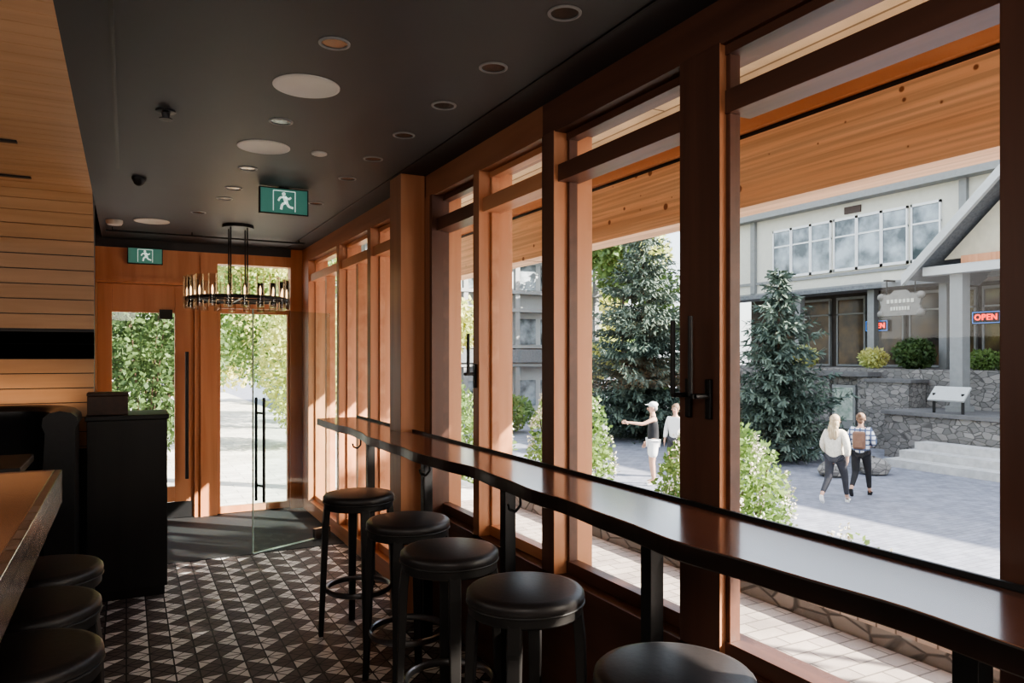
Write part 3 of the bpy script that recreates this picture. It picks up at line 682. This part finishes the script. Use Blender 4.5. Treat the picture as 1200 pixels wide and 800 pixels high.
for y in(24.6,20.5,17.3,14.7): M().box(23.3,23.55,y-.13,y+.13,1.1,3.86).make('porch_post',m_grey,parent=bd)
M().box(23.95,24.0,18.2,18.9,6.84,7.10).make('wall_plate',m_brown,parent=bd)
M().box(21.9,33,-15,26,-1.4,1.1).make('stone_terrace',m_stone,parent=bd)
def pleaf(x,y,z,rx,h,n,mt,size):
    mb=M(); leaves(mb,(x,y,z+h*.5),(rx,rx,h*.5),n,size,0,.33); mb.make('terrace_planting',mt,parent=bd)
pleaf(22.6,15.2,1.1,.6,1.0,1800,m_dkgreen,.13); pleaf(22.5,16.6,1.1,.45,.7,900,m_leafy,.11); pleaf(22.6,13.0,1.1,.5,.6,1100,m_leafg,.11); pleaf(22.5,19.5,1.1,.5,.8,900,m_leafy,.12)
tag(bd,'cream two storey shop building with a band of white windows','building')
gp=root('gabled_porch',(21.6-28,11.1-14,0)); gp.parent=bd
X0,X1=20.5,24.0
def slope(y0,z0,y1,z1,t=.22,xa=X0,xb=X1,mi=0):
    mb=M(); vs=[(x,y,z+dz) for x in(xa,xb) for (y,z,dz) in((y0,z0,0),(y1,z1,0),(y1,z1,t),(y0,z0,t))]
    mb.add(vs,[(0,1,2,3),(7,6,5,4),(0,4,5,1),(1,5,6,2),(2,6,7,3),(3,7,4,0)],mi); return mb
slope(13.95,3.75,11.1,6.5,.18,X0-.1,X1).make('roof_slope',m_roof,parent=gp)
slope(8.25,3.75,11.1,6.5,.18,X0-.1,X1).make('roof_slope',m_roof,parent=gp)
slope(14.05,3.6,11.1,6.42,.30,X0-.22,X0-.08).make('barge_board',m_lgrey,parent=gp)
slope(8.15,3.6,11.1,6.42,.30,X0-.22,X0-.08).make('barge_board',m_lgrey,parent=gp)
mb=M(); tri=[(9.0,4.3),(13.2,4.3),(11.1,6.3)]
mb.add([(X0+.5,y,z) for y,z in tri]+[(X0+.6,y,z) for y,z in tri],[(0,1,2),(5,4,3),(0,3,4,1),(1,4,5,2),(2,5,3,0)]); mb.make('gable_wall',m_beige,parent=gp)
M().box(X0+.1,X0+.5,8.6,13.6,3.85,4.1).make('tie_beam',m_lgrey,parent=gp)
M().box(X0+.3,X0+.5,9.6,12.6,4.12,4.34).make('timber_rail',m_orz,parent=gp)
for y in(12.75,9.4): M().box(20.82,21.18,y-.18,y+.18,-.05,3.9).box(20.74,21.26,y-.26,y+.26,-.05,.1).make('porch_column',m_grey,parent=gp)
sw=M().box(21.3,21.75,15.9,16.3,-1.4,.85).box(21.3,21.75,17.4,17.9,-1.4,.85).box(21.5,21.75,16.3,17.4,-1.4,.85).box(21.2,21.85,15.85,18.0,.85,1.0,1)
o=sw.make('stone_wall',[m_stone,m_cap]); tag(o,'fieldstone wall with a flat grey cap','stone wall')
o=M().box(21.0,21.82,14.3,15.75,-1.4,.7).box(20.95,21.85,14.2,15.8,.7,.8,1).make('stone_wall',[m_stone,m_cap]); tag(o,'fieldstone planter wall','stone wall')
o=M().box(19.6,21.85,9.0,14.1,-1.4,-.15).box(19.5,21.88,8.9,14.15,-.15,-.05,1).make('stone_wall',[m_stone,m_cap]); tag(o,'low wide fieldstone wall below the porch','stone wall')
o=M().box(17.9,19.45,4,12.9,-1.4,-1.2).box(18.4,19.45,4,12.8,-1.2,-1.0).box(18.9,19.45,4,12.7,-1.0,-.8).make('concrete_steps',m_conc); tag(o,'pale concrete steps along the stone wall','steps')
pb=root('poster_board',(21.2,16.85,-.7))
M().box(21.32,21.42,16.4,17.3,-.9,.55).make('board_frame',m_grey,parent=pb)
m_poster=mat('poster_print',(.55,.58,.52),.6,nscale=4,col2=(.22,.30,.24))
M().box(21.30,21.32,16.48,17.22,-.6,.47).make('poster',m_poster,parent=pb)
tag(pb,'framed poster board set in the stone wall','notice board')
ib=root('information_sign',(19.9,12.45,-.05))
M().cyl((19.9,12.0,-.05),(19.9,12.0,.5),.04).cyl((19.9,12.8,-.05),(19.9,12.8,.5),.04).make('sign_post',m_black,parent=ib)
mb=M(); mb.add([(19.75,11.9,.32),(19.75,12.9,.32),(20.1,12.9,.68),(20.1,11.9,.68),(19.78,11.9,.28),(19.78,12.9,.28),(20.13,12.9,.64),(20.13,11.9,.64)],[(0,3,2,1),(4,5,6,7),(0,1,5,4),(1,2,6,5),(2,3,7,6),(3,0,4,7)])
mb.make('sign_panel',m_lgrey,parent=ib); tag(ib,'slanted pale information panel on two posts','sign')
def open_sign(x,y,z,s=.27):
    r=root('neon_open_sign',(x,y,z-.2))
    me=textmesh('OPEN',s,.01); me.materials.append(m_red)
    o=bpy.data.objects.new('sign_lettering',me); COL.objects.link(o); o.parent=r; o.location=(-.04,0,.2); o.rotation_euler=(math.pi/2,0,-math.pi/2)
    mb=M()
    c=[(x-.02,y-.44,z-.18),(x-.02,y+.44,z-.18),(x-.02,y+.44,z+.18),(x-.02,y-.44,z+.18),(x-.02,y-.44,z-.18)]
    mb.tube(c,.012,n=6); mb.make('border_tube',m_blue,parent=r)
    M().box(x,x+.03,y-.48,y+.48,z-.22,z+.22).make('backing_panel',m_black,parent=r)
    tag(r,'rectangular red neon open sign in a shop window','neon sign','neon open signs')
open_sign(25.2,18.45,2.66); open_sign(25.2,14.42,2.80)
hsn=root('hanging_sign',(22.5,15.6,2.7))
prf=[(14.95,2.85),(16.25,2.85),(16.35,2.95),(16.28,3.18),(16.35,3.42),(16.22,3.55),(15.95,3.55),(15.8,3.68),(15.4,3.68),(15.25,3.55),(14.98,3.55),(14.85,3.42),(14.92,3.18),(14.85,2.95)]
n=len(prf); mb=M(); mb.add([(22.45,y,z) for y,z in prf]+[(22.55,y,z) for y,z in prf],[tuple(range(n-1,-1,-1)),tuple(range(n,2*n))]+[(i,(i+1)%n,n+(i+1)%n,n+i) for i in range(n)])
mb.make('sign_panel',m_signg,parent=hsn)
mb=M()
for y in(14.9,16.3):
    for z in(2.92,3.48): mb.ball((22.5,y,z),.13,6)
mb.make('corner_ornament',m_signg,parent=hsn,smooth=True)
mb=M(); 
for (a,b,z) in((15.1,16.1,3.32),(15.25,15.95,3.08)):
    for k in range(7):
        t=a+(b-a)*k/7; mb.box(22.43,22.45,t,t+(b-a)/10,z-.06,z+.06)
mb.make('raised_lettering',m_cream,parent=hsn)
M().cyl((22.5,15.1,3.5),(22.5,15.1,4.0),.02).cyl((22.5,16.1,3.5),(22.5,16.1,4.0),.02).box(22.4,22.88,15.05,15.15,4.0,4.06).box(22.4,22.88,16.05,16.15,4.0,4.06).make('hanger',m_black,parent=hsn)
tag(hsn,'grey carved wooden shop sign hanging from the porch','shop sign')

# far building seen through the middle windows
fb=root('far_building',(15,36,-1.4))
M().box(7,22,33,42,-1.4,6.6).make('walls',m_lgrey,parent=fb)
mb=M()
for z in(1.0,1.9,3.7,4.6): mb.box(6.8,22.2,32.3,33,z,z+.16)
mb.box(6.5,22.5,32,42.5,6.6,7.0)
for x in(7.2,9.6,12,14.4,17.2,19.6,21.9): mb.box(x-.12,x+.12,32.35,32.6,-1.4,6.6)
mb.make('balcony_trim',m_grey,parent=fb)
for z0 in(-1.0,2.1,4.85):
    for k in range(10):
        x=7.5+k*1.42; M().box(x,x+1.1,32.93,33.0,z0,z0+1.3).make('window_glass',m_bglass,parent=fb)
M().box(8,21.5,32.2,32.9,1.2,1.85).make('balcony_panel',m_roof,parent=fb)
tag(fb,'pale grey village building with balconies and windows','building')
def guard(x,y):
    r=root('guard_rail',(x,y,-1.4)); mb=M()
    mb.cyl((x,y,-1.4),(x,y,.42),.07).ball((x,y,.42),.075,6); mb.make('rail_post',m_grey,parent=r,smooth=True)
    h=M()
    for z in(-.1,.12,.32): h.tube([(x,y,z),(x-.5,y+.9,z)],.03)
    h.make('rail_tube',m_grey,parent=r,smooth=True); tag(r,'grey metal guard post with tubular rails','railing')
guard(6.4,9.3)

# ---------------------------------------------------------------- people
def skin(name,V,E,mt,parent=None,sub=2):
    me=bpy.data.meshes.new(name); me.from_pydata([v[:3] for v in V],E,[]); me.update()
    o=bpy.data.objects.new(name,me); COL.objects.link(o)
    md=o.modifiers.new('s','SKIN'); md.use_smooth_shade=True
    sv=me.skin_vertices[0].data
    for i,v in enumerate(V):
        r=v[3]; r2=v[4] if len(v)>4 else r; sv[i].radius=(r,r2); sv[i].use_root=(i==0)
    sb=o.modifiers.new('u','SUBSURF'); sb.levels=sub; sb.render_levels=sub
    bpy.context.view_layer.update(); dg=bpy.context.evaluated_depsgraph_get()
    nm=bpy.data.meshes.new_from_object(o.evaluated_get(dg)); o.modifiers.clear(); o.data=nm; nm.name=name
    nm.materials.clear(); nm.materials.append(mt)
    nm.polygons.foreach_set('use_smooth',[True]*len(nm.polygons))
    if parent: o.parent=parent
    return o
m_skin=mat('skin',(.55,.33,.24),.55,noise=.06)
def person(loc,face,arms,legs,H=1.68,top=None,sleeves=True,bottom=None,shorts=False,shoe=None,hairmat=None,hair='long',label='',lean=0,extra=None,big=1.0):
    k=H/1.70
    J={'pel':(0,0,.93,.125,.10),'wai':(0,.0,1.06,.115,.09),'che':(0,.01+lean,1.28,.145,.10),'nb':(0,.0+lean,1.42,.06),'ne':(0,.01+lean,1.48,.046),
       'h1':(0,.03+lean,1.535,.058,.068),'h2':(0,.02+lean,1.60,.078,.090),'h3':(0,.012+lean,1.655,.058,.068)}
    V=[];idx={}
    def add(n,v): idx[n]=len(V); V.append(v)
    for n,v in J.items(): add(n,v)
    E=[(idx['pel'],idx['wai']),(idx['wai'],idx['che']),(idx['che'],idx['nb']),(idx['nb'],idx['ne']),(idx['ne'],idx['h1']),(idx['h1'],idx['h2']),(idx['h2'],idx['h3'])]
    arm={};leg={}
    for sd,nm in((-1,'l'),(1,'r')):
        sh=Vector((.165*sd,lean,1.37)); el=Vector(arms[nm][0]); wr=Vector(arms[nm][1])
        arm[nm]=(sh,el,wr)
        add('sh'+nm,(*sh,.050)); add('el'+nm,(*el,.038)); add('wr'+nm,(*wr,.026))
        dr=(wr-el).normalized(); pm=wr+dr*.07; add('pa'+nm,(*pm,.030,.018))
        E+=[(idx['che'],idx['sh'+nm]),(idx['sh'+nm],idx['el'+nm]),(idx['el'+nm],idx['wr'+nm]),(idx['wr'+nm],idx['pa'+nm])]
        ax=dr.cross(Vector((sd,0.3,0.2))).normalized()
        for f in range(4):
            q=pm+dr*.02+ax*(f-1.5)*.020; Ln=[.07,.08,.075,.058][f]
            add('f%d%s'%(f,nm),(*q,.009)); add('g%d%s'%(f,nm),(*(q+dr*Ln+Vector((-sd*.012,0,0))),.007))
            E+=[(idx['pa'+nm],idx['f%d%s'%(f,nm)]),(idx['f%d%s'%(f,nm)],idx['g%d%s'%(f,nm)])]
        q=wr+dr*.035+ax*(-.05); add('th'+nm,(*q,.010)); E.append((idx['pa'+nm],idx['th'+nm]))
        hp=Vector((.095*sd,0,.88)); kn=Vector(legs[nm][0]); an=Vector(legs[nm][1]); to=Vector(legs[nm][2]); leg[nm]=(hp,kn,an,to)
        add('hp'+nm,(*hp,.095)); add('kn'+nm,(*kn,.058)); add('ca'+nm,(*(kn*.6+an*.4),.054)); add('an'+nm,(*an,.035)); add('to'+nm,(*to,.032))
        E+=[(idx['pel'],idx['hp'+nm]),(idx['hp'+nm],idx['kn'+nm]),(idx['kn'+nm],idx['ca'+nm]),(idx['ca'+nm],idx['an'+nm]),(idx['an'+nm],idx['to'+nm])]
    V=[tuple(c*k for c in v) for v in V]
    body=skin('person',V,E,m_skin)
    def sk(name,vs,es,m): return skin(name,[tuple(c*k for c in v) for v in vs],es,m,body)
    B=big
    vs=[(0,0,.84,.160*B,.135*B),(0,.0,1.02,.150*B,.125*B),(0,.01+lean,1.25,.160*B,.125*B),(0,lean,1.38,.11,.085),(0,lean,1.435,.066,.062)]; es=[(0,1),(1,2),(2,3),(3,4)]
    for nm in 'lr':
        sh,el,wr=arm[nm]; b=len(vs)
        vs.append((*sh,.066*B)); es.append((2,b))
        if sleeves:
            vs.append((*el,.060*B)); vs.append((*(el*.12+wr*.88),.048*B)); es+=[(b,b+1),(b+1,b+2)]
    sk('top_garment',vs,es,top)
    vs=[(0,0,.95,.135,.11)];es=[]
    for nm in 'lr':
        hp,kn,an,to=leg[nm]; b=len(vs); vs.append((*hp,.108)); es.append((0,b))
        if shorts: vs.append((*(hp*.15+kn*.85),.095)); es.append((b,b+1))
        else: vs+= [(*kn,.070),(*(kn*.1+an*.9),.046)]; es+=[(b,b+1),(b+1,b+2)]
    sk('trousers' if not shorts else 'shorts',vs,es,bottom)
    for nm in 'lr':
        hp,kn,an,to=leg[nm]; d=(to-an); dz=d.normalized()
        heel=an+Vector((0,0,-.055))-Vector((d.x,d.y,0)).normalized()*.03
        sk('shoe',[(*heel,.042,.04),(*((heel+to)/2),.045,.035),(*(to+dz*.03),.035,.028),(*(an+Vector((0,0,-.01))),.045)],[(0,1),(1,2),(0,3)],shoe)
    def bm(lst,name,m):
        mb=M()
        for (c,r,sc_) in lst: mb.ball(tuple(q*k for q in c),r*k,10,sc=sc_)
        o=mb.make(name,m,origin=(0,0,0),smooth=True); o.parent=body; return o
    l=lean
    if hair=='long':
        bm([((0,-.012+l,1.625),.100,(.92,1.04,1.0)),((0,-.055+l,1.53),.115,(.82,.55,1.0)),((-.01,-.085+l,1.43),.125,(.80,.36,1.05)),((.025,-.11+l,1.35),.11,(.55,.28,1.0)),((-.045,-.105+l,1.34),.10,(.45,.28,1.0))],'hair',hairmat)
    elif hair=='bun':
        bm([((0,-.012+l,1.622),.098,(.92,1.03,1.0)),((0,-.05+l,1.56),.075,(.8,.6,.9)),((0,-.10+l,1.68),.042,(1,1,1))],'hair',hairmat)
    elif hair=='cap':
        bm([((0,.0+l,1.65),.096,(.92,1.05,.72)),((0,.105+l,1.655),.06,(1,1.1,.14))],'cap',hairmat)
        bm([((0,-.035+l,1.58),.078,(.98,.72,.8))],'hair',m_grhair)
    bm([((-.03,.095+l,1.60),.011,(1,1,1)),((.03,.095+l,1.60),.011,(1,1,1))],'eyes',m_black)
    bm([((0,.112+l,1.572),.016,(.8,1,1.3))],'nose',m_skin)
    bm([((0,.098+l,1.535),.02,(1.2,.5,.35))],'mouth',m_lip)
    bm([((-.082,.012+l,1.585),.022,(.4,.8,1.2)),((.082,.012+l,1.585),.022,(.4,.8,1.2))],'ears',m_skin)
    if extra: extra(body,k,lean)
    zs=min(v.co.z for c in body.children if c.name.startswith('shoe') for v in c.data.vertices)
    body.location=(loc[0],loc[1],loc[2]-zs); body.rotation_euler=(0,0,face)
    tag(body,label,'person'); return body
m_lip=mat('lips',(.45,.16,.13),.5,noise=.05)
m_grhair=mat('grey_hair',(.35,.33,.31),.6,noise=.3)
m_sweater=mat('cream_knit',(.74,.69,.60),.95,noise=.25,nscale=45,bump=.8)
m_pants=mat('dark_grey_cloth',(.05,.05,.06),.9,noise=.2)
m_blk=mat('black_cloth',(.02,.02,.024),.85,noise=.2)
m_wshoe=mat('white_shoe',(.8,.8,.8),.6,noise=.05)
m_blond=mat('blonde_hair',(.60,.48,.33),.55,nscale=9,col2=(.32,.23,.13),stretch=(6,6,.7))
m_brhair=mat('brown_hair',(.24,.14,.09),.6,noise=.45,nscale=14,stretch=(5,5,1))
m_plaid=brick('plaid_flannel',(.80,.80,.82),(.58,.61,.70),(.10,.13,.22),.10,.10,.9,(math.pi/2,0,0),ms=.016,offset=0)
m_wht=mat('white_cloth',(.75,.75,.74),.9,noise=.05)
m_pack=mat('brown_backpack_leather',(.20,.11,.075),.6,noise=.2)
# mid-stride: one foot planted ahead, the other pushing off behind on its toes
walk={'l':((-.11,-.04,.49),(-.13,-.36,.22),(-.13,-.29,.08)),'r':((.11,.22,.52),(.12,.32,.10),(.12,.45,.06))}
walk2={'r':((.10,.20,.52),(.11,.30,.10),(.12,.43,.055)),'l':((-.10,.0,.49),(-.12,-.32,.21),(-.12,-.25,.075))}
a_rel={'l':((-.25,.05,1.12),(-.22,.20,.95)),'r':((.25,-.10,1.13),(.23,-.02,.91))}
a_bent={'l':((-.25,-.02,1.12),(-.18,.2,1.05)),'r':((.25,-.02,1.12),(.17,.2,1.06))}
a_hang={'l':((-.23,-.02,1.11),(-.23,.08,.88)),'r':((.23,-.02,1.11),(.23,.08,.88))}
person((12.41,10.0,-1.4),-1.20,a_rel,walk,1.76,m_sweater,True,m_pants,False,m_wshoe,m_blond,'long','person in a cream sweater and dark trousers walking away',big=1.15)
def pack(body,k,lean):
    M().box(-.12,.12,-.25,-.13,1.02,1.38).make('backpack',m_pack,parent=None,bevel=.04,origin=(0,0,0)).parent=body
    M().box(-.08,.08,-.285,-.25,1.05,1.2).make('backpack_pocket',m_pack,parent=None,bevel=.02,origin=(0,0,0)).parent=body
person((13.5,10.25,-1.4),-1.10,a_bent,walk2,1.74,m_plaid,True,m_blk,False,m_blk,m_brhair,'bun','person in a plaid shirt with a brown backpack walking away',extra=pack,big=1.18)
stand={'l':((-.11,.03,.50),(-.12,.0,.10),(-.13,.13,.045)),'r':((.11,.02,.50),(.13,-.02,.10),(.14,.11,.045))}
person((10.6,13.4,-1.4),math.radians(60),{'r':((.24,-.02,1.10),(.24,.10,.88)),'l':((-.21,.24,1.27),(-.22,.50,1.30))},stand,1.88,m_blk,False,m_wht,True,m_wshoe,m_wht,'cap','person in a black sleeveless top and white cap pointing')
person((11.75,14.0,-1.4),math.radians(120),a_hang,stand,1.76,m_wht,True,m_pants,True,m_wshoe,m_brhair,'bun','person in a white shirt standing beside the pointing person')

# ---------------------------------------------------------------- light
w=bpy.data.worlds.new('World'); S.world=w; w.use_nodes=True; nt=w.node_tree; bg=nt.nodes['Background']
sky=nt.nodes.new('ShaderNodeTexSky'); sky.sky_type='NISHITA'; sky.sun_disc=False; sky.sun_elevation=math.radians(32); sky.sun_rotation=math.radians(134); sky.dust_density=2.5; sky.air_density=1.0
mx=nt.nodes.new('ShaderNodeMixRGB'); mx.inputs[0].default_value=.65; mx.inputs[2].default_value=(3.3,3.4,3.55,1)
nt.links.new(sky.outputs[0],mx.inputs[1]); nt.links.new(mx.outputs[0],bg.inputs[0]); bg.inputs[1].default_value=.70
sl_=bpy.data.lights.new('sun','SUN'); sl_.energy=25; sl_.angle=.01; sl_.color=(1,.92,.81)
so=bpy.data.objects.new('sun',sl_); COL.objects.link(so)
e=math.radians(30.5); sdir=Vector((.72*math.cos(e),-.69*math.cos(e),math.sin(e)))
so.rotation_euler=(-sdir).to_track_quat('-Z','Y').to_euler(); so.location=(10,-10,20)
def area(name,loc,rot,sx,sy,en,col):
    al=bpy.data.lights.new(name,'AREA'); al.shape='RECTANGLE'; al.size=sx; al.size_y=sy; al.energy=en; al.color=col
    ao=bpy.data.objects.new(name,al); ao.location=loc; ao.rotation_euler=rot; COL.objects.link(ao); return ao
area('booth_strip',(-1.15,5.60,1.18),(math.radians(172),0,0),1.7,.04,2.0,(1,.66,.42))
area('rear_fill_light',(-.6,-.9,2.45),(math.radians(50),0,math.radians(-12)),1.6,.6,30,(1,.93,.86))  # added fill from behind the camera, stands for no particular fixture
area('side_fill_light',(-1.9,2.2,1.9),(math.radians(90),0,math.radians(-90)),3.0,.5,11,(1,.92,.84))  # unseen helper light, brightens the room from the counter side
S.view_settings.look='AgX - Medium High Contrast'
S.view_settings.exposure=.28

# ---------------------------------------------------------------- camera
cam=bpy.data.cameras.new('cam'); cam.lens=26; cam.sensor_width=36; cam.shift_y=.0142; cam.clip_start=.05; cam.clip_end=500
co=bpy.data.objects.new('camera',cam); co.location=(0,0,1.52); co.rotation_euler=(math.pi/2,0,-math.radians(27.54)); COL.objects.link(co)
S.camera=co
